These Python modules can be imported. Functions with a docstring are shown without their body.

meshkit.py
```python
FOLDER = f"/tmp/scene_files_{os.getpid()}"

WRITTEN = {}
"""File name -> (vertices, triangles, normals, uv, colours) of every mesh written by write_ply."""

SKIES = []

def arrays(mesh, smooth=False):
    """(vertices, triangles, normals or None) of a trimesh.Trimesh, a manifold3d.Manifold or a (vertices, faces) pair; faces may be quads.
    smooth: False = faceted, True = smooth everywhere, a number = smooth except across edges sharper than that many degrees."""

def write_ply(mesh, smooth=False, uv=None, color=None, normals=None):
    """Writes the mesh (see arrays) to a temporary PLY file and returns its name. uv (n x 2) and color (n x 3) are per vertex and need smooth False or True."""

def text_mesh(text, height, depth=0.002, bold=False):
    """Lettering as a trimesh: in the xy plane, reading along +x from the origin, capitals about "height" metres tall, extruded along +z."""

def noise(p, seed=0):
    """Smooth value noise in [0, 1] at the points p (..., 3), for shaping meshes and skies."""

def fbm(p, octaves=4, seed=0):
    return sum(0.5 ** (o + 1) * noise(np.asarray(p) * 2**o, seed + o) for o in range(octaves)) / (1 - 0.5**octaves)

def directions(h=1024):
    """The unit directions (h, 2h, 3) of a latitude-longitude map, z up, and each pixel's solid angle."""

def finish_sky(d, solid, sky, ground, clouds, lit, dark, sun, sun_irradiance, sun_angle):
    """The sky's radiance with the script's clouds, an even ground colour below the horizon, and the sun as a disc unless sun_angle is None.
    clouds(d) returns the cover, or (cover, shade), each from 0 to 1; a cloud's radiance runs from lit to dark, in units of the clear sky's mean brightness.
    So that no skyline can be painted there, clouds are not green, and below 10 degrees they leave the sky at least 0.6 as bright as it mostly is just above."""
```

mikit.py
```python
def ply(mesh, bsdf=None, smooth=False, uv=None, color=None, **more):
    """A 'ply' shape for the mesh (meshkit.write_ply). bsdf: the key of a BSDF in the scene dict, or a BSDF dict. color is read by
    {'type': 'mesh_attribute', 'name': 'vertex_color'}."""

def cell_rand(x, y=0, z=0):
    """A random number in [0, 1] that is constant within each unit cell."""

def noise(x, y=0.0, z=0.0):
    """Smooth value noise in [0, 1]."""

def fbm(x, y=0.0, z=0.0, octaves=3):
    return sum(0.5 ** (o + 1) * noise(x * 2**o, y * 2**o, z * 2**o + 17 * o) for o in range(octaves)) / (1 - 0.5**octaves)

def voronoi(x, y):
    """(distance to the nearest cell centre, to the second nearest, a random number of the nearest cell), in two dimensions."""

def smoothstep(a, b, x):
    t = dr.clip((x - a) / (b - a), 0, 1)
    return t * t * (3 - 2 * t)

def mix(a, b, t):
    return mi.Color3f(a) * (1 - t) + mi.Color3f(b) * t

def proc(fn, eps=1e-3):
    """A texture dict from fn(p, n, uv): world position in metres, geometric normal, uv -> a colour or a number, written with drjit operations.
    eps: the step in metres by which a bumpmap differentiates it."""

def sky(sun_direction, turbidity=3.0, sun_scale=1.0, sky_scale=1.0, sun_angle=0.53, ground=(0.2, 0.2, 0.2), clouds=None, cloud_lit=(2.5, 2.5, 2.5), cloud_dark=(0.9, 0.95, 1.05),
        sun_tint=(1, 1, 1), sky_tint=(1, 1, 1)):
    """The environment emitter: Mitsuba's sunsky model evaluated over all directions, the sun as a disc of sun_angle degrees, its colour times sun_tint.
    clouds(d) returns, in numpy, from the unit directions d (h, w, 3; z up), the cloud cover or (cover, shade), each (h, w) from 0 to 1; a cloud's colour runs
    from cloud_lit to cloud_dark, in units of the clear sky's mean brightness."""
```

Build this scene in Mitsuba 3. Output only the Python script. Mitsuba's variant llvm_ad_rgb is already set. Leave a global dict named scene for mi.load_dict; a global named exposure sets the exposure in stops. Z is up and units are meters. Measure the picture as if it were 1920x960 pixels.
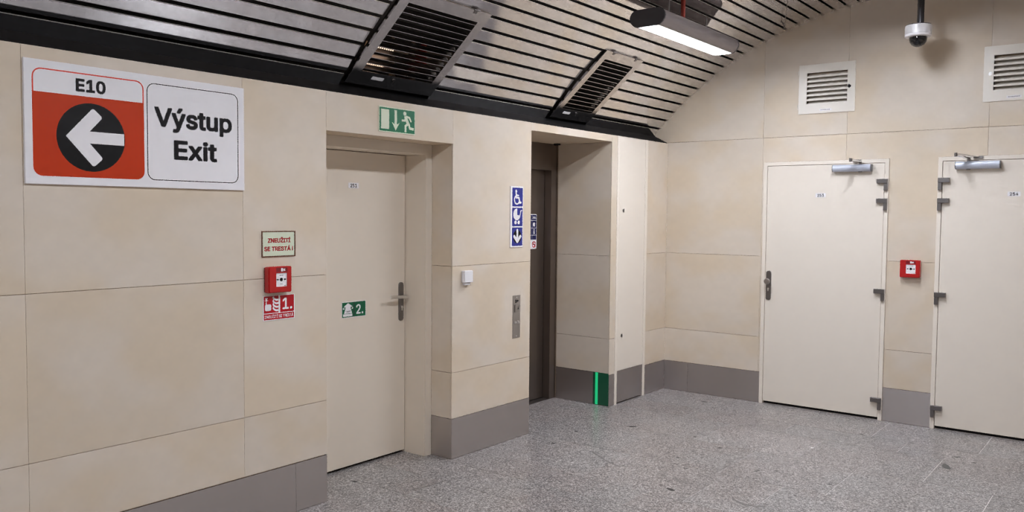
import math
import numpy as np, trimesh, mitsuba as mi, mikit, meshkit
from shapely.geometry import Polygon, Point, LineString, MultiPolygon, box as rect
from shapely.ops import unary_union
from shapely import affinity

T = mi.ScalarTransform4f
PI = math.pi
scene, labels = {}, {}


def L(r, g, b):
    """sRGB 0..255 -> linear"""
    f = lambda c: (c / 255 / 12.92) if c <= 10 else ((c / 255 + 0.055) / 1.055) ** 2.4
    return [f(r), f(g), f(b)]


# ------------------------------------------------------------------ camera, lights, exposure
YAW, PITCH, ROLL, FPX = math.radians(37.8398), math.radians(-2.8591), math.radians(0.51189), 1569.5
CAM = np.array([3.560, 0.0, 1.58])
_f0 = np.array([-math.sin(YAW), math.cos(YAW), 0])
FWD = _f0 * math.cos(PITCH) + np.array([0, 0, 1]) * math.sin(PITCH)
_r = np.array([math.cos(YAW), math.sin(YAW), 0])
_u = np.cross(_r, FWD)
UP = _u * math.cos(ROLL) - _r * math.sin(ROLL)
scene['camera'] = {'type': 'perspective', 'fov': math.degrees(2 * math.atan(960 / FPX)), 'fov_axis': 'x', 'near_clip': 0.05, 'far_clip': 100,
                   'to_world': T().look_at(origin=CAM.tolist(), target=(CAM + FWD).tolist(), up=UP.tolist())}
exposure = 0.04
LAMP = np.array([1.0, 1.03, 1.11])   # colour of the fluorescent diffusers
LAMP_SIDE, LAMP_AXIS, LAMP_REAR = 44.0, 80.0, 82.0   # their radiance: the side luminaire in view, the one on the axis by the end wall, the ones further back along it
STREAK_GLOW = [0.008, 0.46, 0.17]            # green glow standing in for a reflection in the steel skirting

# dimensions
YB, XR, YR = 6.868, 4.06, -4.6     # far wall, right wall, rear end of the modelled corridor
CX, CZ, R = 2.03, 0.377, 2.897     # axis and radius of the vault
ZT = 2.232                         # top of the left wall
SK = 0.262                         # top of the skirting


# ------------------------------------------------------------------ materials
def proc_principled(key, fn, rough=0.45, spec=0.4, metallic=0.0, bump=None, **more):
    d = {'type': 'principled', 'base_color': mikit.proc(fn), 'roughness': rough, 'specular': spec, 'metallic': metallic, **more}
    if bump is not None:
        d = {'type': 'bumpmap', 'arbitrary': mikit.proc(bump, eps=2e-3), 'scale': 1.0, 'bsdf': d}
    scene[key] = {'type': 'twosided', 'bsdf': d}
    return key


def plain(key, rgb, rough=0.5, spec=0.4, metallic=0.0, **more):
    scene[key] = {'type': 'twosided', 'bsdf': {'type': 'principled', 'base_color': {'type': 'rgb', 'value': list(rgb)}, 'roughness': rough, 'specular': spec, 'metallic': metallic, **more}}
    return key


def tile_fn(base, seed):
    base = np.array(base)
    warm, pale = base * [1.0, 0.96, 0.90], base * [1.03, 1.035, 1.06]

    def fn(p, n, uv):
        a = mikit.fbm(p.x * 3.1 + seed, p.y * 3.1 + p.z * 0.7, p.z * 3.1 + seed * 3, 3)
        b = mikit.fbm(p.x * 21 + seed, p.y * 21, p.z * 21, 3)
        c = mikit.mix(pale.tolist(), warm.tolist(), mikit.smoothstep(0.32, 0.68, a))
        return c * (0.965 + 0.07 * b)
    return fn


TILE = [proc_principled(f'mat_tile_{i}', tile_fn(np.array(L(206, 195, 180)) * k, 3.7 * i + 1), 0.42, 0.4) for i, k in enumerate((1.0, 0.975, 1.02, 0.99))]
plain('mat_grout', L(168, 150, 130), 0.9, 0.1)
plain('mat_soffit', L(196, 180, 158), 0.6, 0.3)

FLOOR_SCUFFS = [((0.66, 4.63), (0.80, 4.55), (0.88, 4.50), (0.93, 4.50)), ((1.30, 4.60), (1.36, 4.53), (1.42, 4.50))]


def granite_fn(k, seed):
    base, dark, light, pink = (np.array(L(*c)) * k for c in ((133, 130, 130), (74, 72, 73), (198, 195, 194), (135, 129, 128)))

    def fn(p, n, uv):
        s = 150.0
        g = 0.6 * mikit.noise(p.x * s + seed, p.y * s) + 0.4 * mikit.noise(p.x * s * 2.3, p.y * s * 2.3 + seed)
        d = mikit.noise(p.x * 95 + 7 * seed, p.y * 95 + 3)
        q = mikit.fbm(p.x * 2.2 + seed, p.y * 2.2, 0.0, 3)
        c = mikit.mix(base.tolist(), pink.tolist(), mikit.smoothstep(0.4, 0.7, q))
        c = mikit.mix(c, dark.tolist(), 0.85 * mikit.smoothstep(0.50, 0.28, g))
        c = mikit.mix(c, light.tolist(), 0.85 * mikit.smoothstep(0.60, 0.82, g))
        c = mikit.mix(c, (dark * 0.75).tolist(), 0.7 * mikit.smoothstep(0.78, 0.9, d))
        dirt = mikit.smoothstep(0.60, 0.75, mikit.fbm(p.x * 1.3 + 11, p.y * 1.3 + 5, 0.0, 4)) * (0.6 + 0.4 * mikit.noise(p.x * 60, p.y * 60))
        return c * (1 - 0.14 * dirt)
    return fn


def floor_rough(p, n, uv):
    return 0.23 + 0.08 * mikit.fbm(p.x * 5, p.y * 5, 1.0, 2)


GRANITE = []
for i, k in enumerate((1.0, 0.93, 1.05, 0.97)):
    key = f'mat_granite_{i}'
    scene[key] = {'type': 'principled', 'base_color': mikit.proc(granite_fn(k, 5.3 * i + 2)), 'roughness': mikit.proc(floor_rough), 'specular': 0.5}
    GRANITE.append(key)
plain('mat_floor_grout', L(205, 200, 198), 0.8, 0.2)
plain('mat_gum', L(52, 51, 51), 0.6, 0.3)
plain('mat_scuff', L(98, 95, 94), 0.5, 0.4)
plain('mat_gum_grey', L(80, 80, 78), 0.6, 0.3)
plain('mat_gum_white', L(215, 213, 210), 0.6, 0.3)

scene['mat_slat'] = {'type': 'twosided', 'bsdf': {'type': 'roughconductor', 'material': 'Al', 'alpha': 0.006, 'specular_reflectance': {'type': 'rgb', 'value': [0.99, 0.985, 0.99]}}}
plain('mat_edge', [0.85, 0.84, 0.84], 0.28, 0.5, 1.0)
scene['mat_grille'] = {'type': 'twosided', 'bsdf': {'type': 'roughconductor', 'material': 'Al', 'alpha': 0.05, 'specular_reflectance': {'type': 'rgb', 'value': [0.74, 0.72, 0.71]}}}
scene['mat_brushed'] = {'type': 'twosided', 'bsdf': {'type': 'roughconductor', 'distribution': 'ggx', 'material': 'Al', 'alpha_u': 0.13, 'alpha_v': 0.25,
                                                     'specular_reflectance': {'type': 'rgb', 'value': [0.58, 0.55, 0.54]}}}
plain('mat_lift_steel', [0.25, 0.215, 0.195], 0.4, 0.5, 1.0)
plain('mat_steel', [0.42, 0.40, 0.39], 0.32, 0.5, 1.0)
plain('mat_steel_dark', [0.22, 0.21, 0.21], 0.38, 0.5, 1.0)
plain('mat_chrome', [0.75, 0.75, 0.75], 0.12, 0.5, 1.0)
plain('mat_void', L(72, 70, 68), 0.8, 0.2)
plain('mat_galvanised', L(150, 152, 152), 0.5, 0.4)
plain('mat_ledge', [0.004, 0.004, 0.0045], 0.6, 0.06)
plain('mat_door', L(223, 215, 204), 0.42, 0.45)
plain('mat_frame', L(226, 218, 207), 0.38, 0.45)
plain('mat_frame_beige', L(216, 206, 192), 0.4, 0.45)
plain('mat_vent', L(222, 217, 208), 0.32, 0.5)
plain('mat_white', L(226, 226, 230), 0.35, 0.4)
plain('mat_sign_white', L(228, 227, 231), 0.4, 0.4)
plain('mat_sign_frame', L(104, 72, 58), 0.5, 0.3)
plain('mat_sign_lum', L(208, 216, 194), 0.5, 0.4)
plain('mat_black', L(12, 12, 14), 0.5, 0.2)
plain('mat_orange', L(186, 52, 14), 0.45, 0.25)
plain('mat_red_line', L(206, 60, 44), 0.4, 0.4)
plain('mat_red', L(170, 22, 34), 0.35, 0.45)
plain('mat_red_body', L(174, 28, 30), 0.3, 0.5)
plain('mat_red_dark', L(120, 26, 34), 0.3, 0.5)
plain('mat_green', L(10, 104, 68), 0.4, 0.4)
plain('mat_green_dark', L(10, 88, 58), 0.4, 0.4)
plain('mat_blue', L(38, 44, 128), 0.4, 0.4)
plain('mat_navy', L(30, 34, 78), 0.4, 0.4)
plain('mat_letter_red', L(150, 26, 30), 0.5, 0.3)
plain('mat_lamp_body', L(122, 114, 114), 0.38, 0.5, 0.35)
plain('mat_lamp_cap', L(62, 60, 63), 0.5, 0.4)
plain('mat_pole', L(62, 62, 66), 0.25, 0.5, 0.5)
plain('mat_dome', L(14, 14, 16), 0.06, 0.6)
plain('mat_conduit', L(150, 54, 40), 0.5, 0.4)
plain('mat_duct', L(120, 104, 88), 0.6, 0.3)
plain('mat_closer', L(184, 190, 204), 0.4, 0.5, 0.25)
plain('mat_closer_side', L(92, 94, 98), 0.4, 0.5, 0.4)
plain('mat_deep_green', L(28, 66, 52), 0.25, 0.5)  # dark green of the painted skirting glow and of the step sign divider


# ------------------------------------------------------------------ helpers
def mapping(ax_u, ax_v, ax_w):
    return np.array([ax_u, ax_v, ax_w], float).T


FL = mapping((0, 1, 0), (0, 0, 1), (1, 0, 0))        # left wall: u = y, v = z, w = out of the wall
FF = mapping((1, 0, 0), (0, 0, 1), (0, -1, 0))       # far wall: u = x
FR = mapping((0, -1, 0), (0, 0, 1), (-1, 0, 0))      # right wall: u = -y
FB = mapping((-1, 0, 0), (0, 0, 1), (0, 1, 0))       # facing +y: u = -x
FU = np.eye(3)                                       # floor: u = x, v = y, w = z


def put(mesh, frame=FU, at=(0, 0, 0)):
    m = mesh.copy()
    m.vertices = np.asarray(m.vertices) @ frame.T + np.asarray(at, float)
    if np.linalg.det(frame) < 0:
        m.invert()
    return m


def join(ms):
    return trimesh.util.concatenate([m for m in ms if m is not None])


def ext(poly, w0, w1):
    """Extrusion of a shapely polygon from w0 to w1."""
    out = []
    for g in getattr(poly, 'geoms', [poly]):
        if g.is_empty or g.area < 1e-9 or g.geom_type != 'Polygon':
            continue
        m = trimesh.creation.extrude_polygon(g, w1 - w0, engine='earcut')
        m.apply_translation([0, 0, w0])
        out.append(m)
    return join(out)


def bx(u0, u1, v0, v1, w0, w1, b=0.0):
    """Box, its front (high w) edges chamfered by b."""
    if b <= 0:
        return ext(rect(u0, v0, u1, v1), w0, w1)
    pts = [(u, v, w0) for u in (u0, u1) for v in (v0, v1)] + [(u, v, w1 - b) for u in (u0, u1) for v in (v0, v1)] + [(u, v, w1) for u in (u0 + b, u1 - b) for v in (v0 + b, v1 - b)]
    return trimesh.convex.convex_hull(np.array(pts))


def rr(u0, v0, u1, v1, r):
    return rect(u0 + r, v0 + r, u1 - r, v1 - r).buffer(r, quad_segs=8)


def soft(poly, w0, w1, b):
    """Convex outline extruded with a rounded front edge."""
    pts = [(x, y, w0) for x, y in poly.exterior.coords]
    for a in np.linspace(0, PI / 2, 4):
        q = poly.buffer(-b * (1 - math.cos(a))) if a > 0 else poly
        pts += [(x, y, w1 - b + b * math.sin(a)) for x, y in q.exterior.coords]
    return trimesh.convex.convex_hull(np.array(pts))


def disc(u, v, r, w0, w1, n=24):
    return ext(Point(u, v).buffer(r, quad_segs=n // 4), w0, w1)


def rod(a, b, r, n=12):
    return trimesh.creation.cylinder(radius=r, segment=[a, b], sections=n)


def tube(points, r, n=10):
    out = [rod(points[i], points[i + 1], r, n) for i in range(len(points) - 1)]
    for p in points[1:-1]:
        s = trimesh.creation.icosphere(2, r)
        s.apply_translation(p)
        out.append(s)
    return join(out)


def words(text, height, u, v, w, bold=True, depth=0.0012, width=None, anchor='l', fat=0.0):
    """Lettering at (u, v) = left (or centre) of its base line; width stretches it to that width."""
    m = meshkit.text_mesh(text, height, depth, bold)
    if fat:      # heavier strokes: the outline of the lettering, widened
        low = m.vertices[:, 2] < depth * 0.5
        faces = m.faces[low[m.faces].all(1)]
        shape = unary_union([Polygon(m.vertices[f][:, :2]).buffer(1e-6) for f in faces]).buffer(fat)
        m = ext(shape.simplify(fat * 0.08), 0, depth)
    lo, hi = m.bounds
    if width:
        m.vertices[:, 0] = (m.vertices[:, 0] - lo[0]) * width / (hi[0] - lo[0])
    else:
        m.vertices[:, 0] -= lo[0]
    if anchor == 'c':
        m.vertices[:, 0] -= m.bounds[1][0] / 2
    m.apply_translation([u, v, w])
    return m


used = {}


def numbered(key):
    n = used.get(key, -1) + 1
    used[key] = n
    return key if n == 0 else f'{key}_{n:03d}'


PLYS = {}


def add(parent, name, mesh, bsdf, smooth=False, frame=FU, at=(0, 0, 0), label=None, kind=None, **more):
    key = numbered(f'{parent}__{name}')
    scene[key] = mikit.ply(put(mesh, frame, at), bsdf, smooth, **more)
    if label or kind:
        labels[key] = {k: v for k, v in (('label', label), ('kind', kind)) if v}
    return key


def thing(name, label, cat, group=None, kind=None):
    key = numbered(name)
    labels[key] = {'label': label, 'category': cat}
    if group:
        labels[key]['group'] = group
    if kind:
        labels[key]['kind'] = kind
    return key


def solid(key, mesh, bsdf, smooth=False, frame=FU, at=(0, 0, 0), **more):
    scene[key] = mikit.ply(put(mesh, frame, at), bsdf, smooth, **more)


rng = np.random.default_rng(7)


def tiling(parent, region, us, vs, frame, at, w1=0.0, thick=0.009, joint=0.0022, name='tile', mats=TILE):
    """Cuts the region (shapely) into tiles along the joints us, vs; each tile is a part."""
    for i in range(len(us) - 1):
        for j in range(len(vs) - 1):
            cell = rect(us[i], vs[j], us[i + 1], vs[j + 1]).intersection(region)
            for g in getattr(cell, 'geoms', [cell]):
                if g.geom_type != 'Polygon' or g.area < 2e-4:
                    continue
                x0, y0, x1, y1 = g.bounds
                g = g.buffer(-0.0006, join_style='mitre').intersection(rect(x0, y0 + joint / 2, x1, y1 - joint / 2)) if mats is TILE else g.buffer(-joint / 2, join_style='mitre')
                if g.is_empty or g.geom_type != 'Polygon':
                    continue
                add(parent, name, ext(g, w1 - thick, w1), mats[int(rng.integers(len(mats)))], frame=frame, at=at)


def brushed(parent, name, u0, u1, v0, v1, frame, at, w0=-0.010, w1=0.0, mat='mat_brushed'):
    """Sheet steel panel with uv along its length, for the brushed grain."""
    q, uv, f = [], [], []
    c = [(u0, v0, w1), (u1, v0, w1), (u1, v1, w1), (u0, v1, w1), (u0, v0, w0), (u1, v0, w0), (u1, v1, w0), (u0, v1, w0)]
    for face in ((0, 1, 2, 3), (5, 4, 7, 6), (3, 2, 6, 7), (1, 0, 4, 5), (1, 5, 6, 2), (4, 0, 3, 7)):
        k = len(q)
        q += [c[i] for i in face]
        uv += [(0, 0), (1, 0), (1, 1), (0, 1)]
        f += [(k, k + 1, k + 2), (k, k + 2, k + 3)]
    m = trimesh.Trimesh(np.array(q, float), np.array(f), process=False)
    key = numbered(f'{parent}__{name}')
    scene[key] = mikit.ply(put(m, frame, at), mat, False, uv=np.array(uv, float))
    return key


# ------------------------------------------------------------------ floor
thing('floor', 'grey granite tiled floor of the corridor', 'floor', kind='structure')
FREG = unary_union([rect(0, YR, XR, YB), rect(-0.40, 2.95, 0.01, 3.965), rect(-0.62, 4.797, 0.01, 5.897), rect(-0.02, 5.9, 0.01, 6.5)])
solid('floor', ext(rect(-0.75, YR - 0.1, XR + 0.1, YB + 0.1), -0.12, -0.0018), 'mat_floor_grout')
rows = [YR] + list(np.arange(-4.0, 2.6, 0.61)) + [2.68, 3.30, 3.61, 3.925, 4.19, 4.80, 5.42, 6.0, 6.31, YB]
known = {2.68: [0.66, 1.4, 2.2, 3.0], 3.30: [0.254, 1.02, 1.8, 2.6, 3.4], 3.61: [-0.2, 0.78, 1.55, 2.3, 3.1], 3.925: [0.584, 1.28, 2.05, 2.9, 3.6], 4.19: [0.29, 0.83, 1.515, 1.86, 2.66, 3.4],
         4.80: [-0.215, 0.70, 1.45, 2.1, 2.85, 3.5], 5.42: [-0.277, 0.208, 1.014, 1.72, 2.48, 3.3], 6.0: [0.62, 1.40, 2.2, 3.0, 3.7], 6.31: [0.56, 1.255, 1.953, 2.64, 3.35]}
for a, b in zip(rows[:-1], rows[1:]):
    ks = known.get(round(a, 3))
    if ks is None:
        ks = list(np.cumsum(rng.uniform(0.55, 0.85, 6)) - 0.3)
    tiling('floor', FREG, [-0.8] + [k for k in ks if k < XR - 0.1] + [XR], [a, b], FU, (0, 0, 0), joint=0.0042, thick=0.02, mats=GRANITE)


def blot(u, v, a, b, ang, seed, h=0.0009):
    t = np.linspace(0, 2 * PI, 15)[:-1]
    r = 1 + 0.18 * np.sin(2 * t + seed) + 0.12 * np.sin(3 * t + 2 * seed)
    p = affinity.rotate(Polygon(np.stack([a * r * np.cos(t), b * r * np.sin(t)], 1)), ang, origin=(0, 0))
    return ext(affinity.translate(p, u, v), -0.0005, h)


for i, (x, y, a, b, g, m) in enumerate([(0.485, 5.454, .030, .016, 30, 0), (1.115, 4.941, .014, .009, 20, 0), (1.374, 4.33, .026, .015, -15, 0), (2.528, 5.852, .060, .024, -62, 1), (0.971, 5.487, .012, .010, 0, 0),
                                        (1.231, 5.33, .022, .009, 40, 0), (1.125, 5.141, .013, .008, 10, 0), (1.257, 4.76, .014, .008, 30, 0), (0.529, 6.587, .020, .014, 20, 0), (1.879, 6.338, .016, .009, 0, 0),
                                        (-0.139, 3.272, .017, .012, 10, 0), (0.236, 5.066, .013, .012, 0, 0), (0.287, 4.701, .016, .014, 0, 0), (1.622, 5.005, .012, .007, 0, 0), (1.623, 4.977, .012, .007, 0, 0),
                                        (1.717, 5.068, .010, .006, 0, 0), (2.542, 6.137, .028, .010, 60, 1), (2.654, 6.06, .014, .006, 60, 0), (1.72, 5.74, .016, .009, 60, 2), (2.06, 5.02, .012, .007, 0, 0)]):
    add('floor', 'gum_spot', blot(x, y, a, b, g, i), ('mat_gum', 'mat_gum_grey', 'mat_gum_white')[m])

for pts, r_ in (([(0.60, 4.70), (0.72, 4.62), (0.83, 4.555), (0.90, 4.53), (0.95, 4.56)], 0.006), ([(0.36, 4.72), (0.40, 4.70), (0.41, 4.665), (0.37, 4.63), (0.36, 4.60)], 0.004), ([(1.29, 4.55), (1.34, 4.50), (1.43, 4.50)], 0.006),
                ([(1.72, 4.40), (1.80, 4.36), (1.86, 4.37), (1.90, 4.40)], 0.008), ([(0.21, 3.35), (0.25, 3.48), (0.26, 3.62)], 0.005), ([(0.0, 3.30), (0.03, 3.36), (0.05, 3.40)], 0.004)):
    add('floor', 'scuff_mark', ext(LineString(pts).buffer(r_, cap_style='round', join_style='round').simplify(0.001), -0.0005, 0.0004), 'mat_scuff')


# ------------------------------------------------------------------ left wall
thing('wall_left', 'long wall of beige stone tiles with the recessed door and the lift alcove', 'wall', kind='structure')
D1 = (2.950, 3.965, 2.020)          # recess of the left door: y0, y1, top
AL = (4.797, 5.897, 2.175)          # lift alcove
CB = (5.984, 6.494)                 # service cupboard
full = rect(YR, 0, YB, ZT)
holes = unary_union([rect(D1[0], -1, D1[1], D1[2]), rect(AL[0], -1, AL[1], AL[2]), rect(CB[0], -1, CB[1], 3)])
solid('wall_left', join([ext(full.difference(holes.buffer(0.0093, join_style='mitre')), -0.06, -0.007)]), 'mat_grout', frame=FL)
upper = rect(YR, SK, YB, ZT).difference(holes)
tiling('wall_left', upper, [YR, -4.57, -3.57, -2.57, -1.57, -0.568, 0.432, 1.432, 2.432, 2.950, 3.965, 4.797, 5.897, CB[0], CB[1], YB], [SK, 0.560, 1.245, ZT], FL, (0, 0, 0))
# return faces of the two recesses (they face +y or -y)
tiling('wall_left', rect(-0.178, SK, -0.0095, D1[2]), [-0.178, 0], [SK, 0.56, 1.245, D1[2]], FF, (0, D1[1] - 0.0, 0), w1=0.0)
tiling('wall_left', rect(0.0095, SK, 0.178, D1[2]), [0, 0.178], [SK, 0.56, 1.245, D1[2]], FB, (0, D1[0], 0), w1=0.0)
tiling('wall_left', rect(-0.53, SK + .01, -0.0095, AL[2]), [-0.53, 0], [SK, 0.56, 1.245, AL[2]], FF, (0, AL[1], 0), w1=0.0)
tiling('wall_left', rect(0.0095, SK, 0.53, AL[2]), [0, 0.53], [SK, 0.56, 1.245, AL[2]], FB, (0, AL[0], 0), w1=0.0)
# masonry behind the returns, and the soffits
add('wall_left', 'reveal', join([bx(-0.45, -0.009, D1[1] + 0.009, AL[0] - 0.009, 0, ZT), bx(-0.70, -0.009, AL[1] + 0.009, CB[0] - 0.004, 0, ZT), bx(-0.45, -0.06, D1[0] - 0.06, D1[0] - 0.009, 0, ZT)]), 'mat_grout')
add('wall_left', 'soffit', join([bx(-0.45, -0.0095, D1[0], D1[1] + .009, D1[2], ZT), bx(-0.72, -0.0095, AL[0] - .009, AL[1] + .009, AL[2], ZT)]), 'mat_soffit')
add('wall_left', 'sensor', put(disc(0, 0, 0.028, 0, 0.012), mapping((1, 0, 0), (0, -1, 0), (0, 0, -1)), (-0.49, 5.82, AL[2])), 'mat_black', 30, label='small round sensor on the alcove soffit')

thing('baseboard_left', 'brushed steel skirting along the left wall', 'skirting', kind='structure')
for a, b in ((YR, -3.26), (-3.26, -1.26), (-1.26, 0.745), (0.745, 2.742), (2.742, D1[0]), (D1[1], AL[0]), (AL[1], CB[0] - 0.002), (CB[1] + 0.002, YB)):
    brushed('baseboard_left', 'panel', a + 0.0006, b - 0.0006, 0.002, SK - (0.004 if b < 3 else 0.0015), FL, (0, 0, 0), -0.006, 0.0012 if b > 2.8 or b < 2.7 else 0.0012)
brushed('baseboard_left', 'panel', -0.176, -0.0, 0.002, SK - 0.001, FF, (0, D1[1], 0), -0.006, 0.001)
brushed('baseboard_left', 'panel', 0.0, 0.176, 0.002, SK - 0.001, FB, (0, D1[0], 0), -0.006, 0.001)
brushed('baseboard_left', 'panel', -0.53, -0.151, 0.002, SK + .009, FF, (0, AL[1], 0), -0.006, 0.001, 'mat_brushed')
brushed('baseboard_left', 'panel', 0.0, 0.53, 0.002, SK - 0.001, FB, (0, AL[0], 0), -0.006, 0.001)

# ------------------------------------------------------------------ far wall
thing('wall_far', 'end wall of beige stone tiles with two white doors under the vault', 'wall', kind='structure')
D2, D3, DT = (0.900, 1.886), (2.226, 3.212), 2.032
ang = np.linspace(math.radians(41.4), math.radians(138.6), 60)
arch = Polygon([(-0.0, -0.05), (0.0, 2.226)] + [(CX - (R + 0.02) * math.cos(t), CZ + (R + 0.02) * math.sin(t)) for t in ang] + [(XR, 2.226), (XR, -0.05)])
dholes = unary_union([rect(D2[0], -1, D2[1], DT), rect(D3[0], -1, D3[1], DT)])
V1, V2 = (1.175, 2.412, 1.617, 2.805), (2.502, 2.414, 2.944, 2.807)
vholes = unary_union([rect(v[0] + .05, v[1] + .05, v[2] - .05, v[3] - .05) for v in (V1, V2)])
solid('wall_far', ext(arch.difference(dholes).difference(vholes), -0.06, -0.007), 'mat_grout', frame=FF, at=(0, YB, 0))
wall2 = arch.intersection(rect(-1, SK, 5, 5)).difference(dholes).difference(vholes)
tiling('wall_far', wall2, [-0.3, 0.885, 1.562, 2.546, 3.546, 4.4], [SK, 0.560, 1.245, 2.236, 3.4], FF, (0, YB, 0))
thing('baseboard_far', 'brushed steel skirting along the end wall', 'skirting', kind='structure')
for a, b in ((0.0015, 0.235), (0.235, D2[0]), (D2[1], D3[0]), (D3[1], XR)):
    brushed('baseboard_far', 'panel', a + 0.0006, b - 0.0006, 0.002, SK - 0.0015, FF, (0, YB, 0), -0.006, 0.0012)

# ------------------------------------------------------------------ right wall and rear end (outside the frame, they bounce light and close the corridor)
thing('wall_right', 'beige tiled wall on the right side of the corridor', 'wall', kind='structure')
solid('wall_right', ext(rect(-YB, 0, -YR, ZT), -0.06, -0.007), 'mat_grout', frame=FR, at=(XR, 0, 0))
tiling('wall_right', rect(-YB, SK, -YR, ZT), list(np.arange(-YB, -YR, 1.0)) + [-YR], [SK, 0.56, 1.245, ZT], FR, (XR, 0, 0))
thing('baseboard_right', 'brushed steel skirting along the right wall', 'skirting', kind='structure')
for a in np.arange(-YB, -YR - 0.1, 2.0):
    brushed('baseboard_right', 'panel', a + .001, min(a + 2.0, -YR) - .001, 0.002, SK - 0.0015, FR, (XR, 0, 0), -0.006, 0.0012)
thing('wall_rear', 'beige tiled end of the corridor behind the viewer', 'wall', kind='structure')
solid('wall_rear', ext(affinity.scale(arch, -1, 1, origin=(0, 0)), -0.06, -0.007), 'mat_grout', frame=FB, at=(0, YR, 0))
tiling('wall_rear', affinity.scale(arch, -1, 1, origin=(0, 0)), [-4.4, -3.0, -2.0, -1.0, 0.3], [0, 0.56, 1.245, 2.236, 3.4], FB, (0, YR, 0))

# ------------------------------------------------------------------ vaulted slat ceiling
thing('ceiling', 'barrel vault of polished metal slats with black gaps between them', 'ceiling', kind='structure')
RS = R + 0.20
a_ = np.linspace(math.radians(36.5), math.radians(143.5), 61)
ring = Polygon([(CX - RS * math.cos(t), CZ + RS * math.sin(t)) for t in a_] + [(CX - (RS + .03) * math.cos(t), CZ + (RS + .03) * math.sin(t)) for t in a_[::-1]])
add('ceiling', 'shell', ext(ring, -YB - 0.08, -YR + 0.08), 'mat_void', frame=FF)
PITCHA, WIDA = 1.949, 1.53
G1, G2 = (3.150, 3.872), (5.140, 5.700)     # y range of the two hinged grilles
_h, _rad = 0.5 * math.radians(WIDA) * R, 0.0035
prof = [(-_h, -0.014)] + [(-_h + _rad - _rad * math.cos(t), -_rad + _rad * math.sin(t)) for t in np.linspace(0, PI / 2, 5)] + [(s, 0.0) for s in np.linspace(-_h, _h, 9)[1:-1]] \
    + [(_h - _rad + _rad * math.sin(t), -_rad + _rad * math.cos(t)) for t in np.linspace(0, PI / 2, 5)] + [(_h, -0.014)]
prof = np.array(prof)
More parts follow.
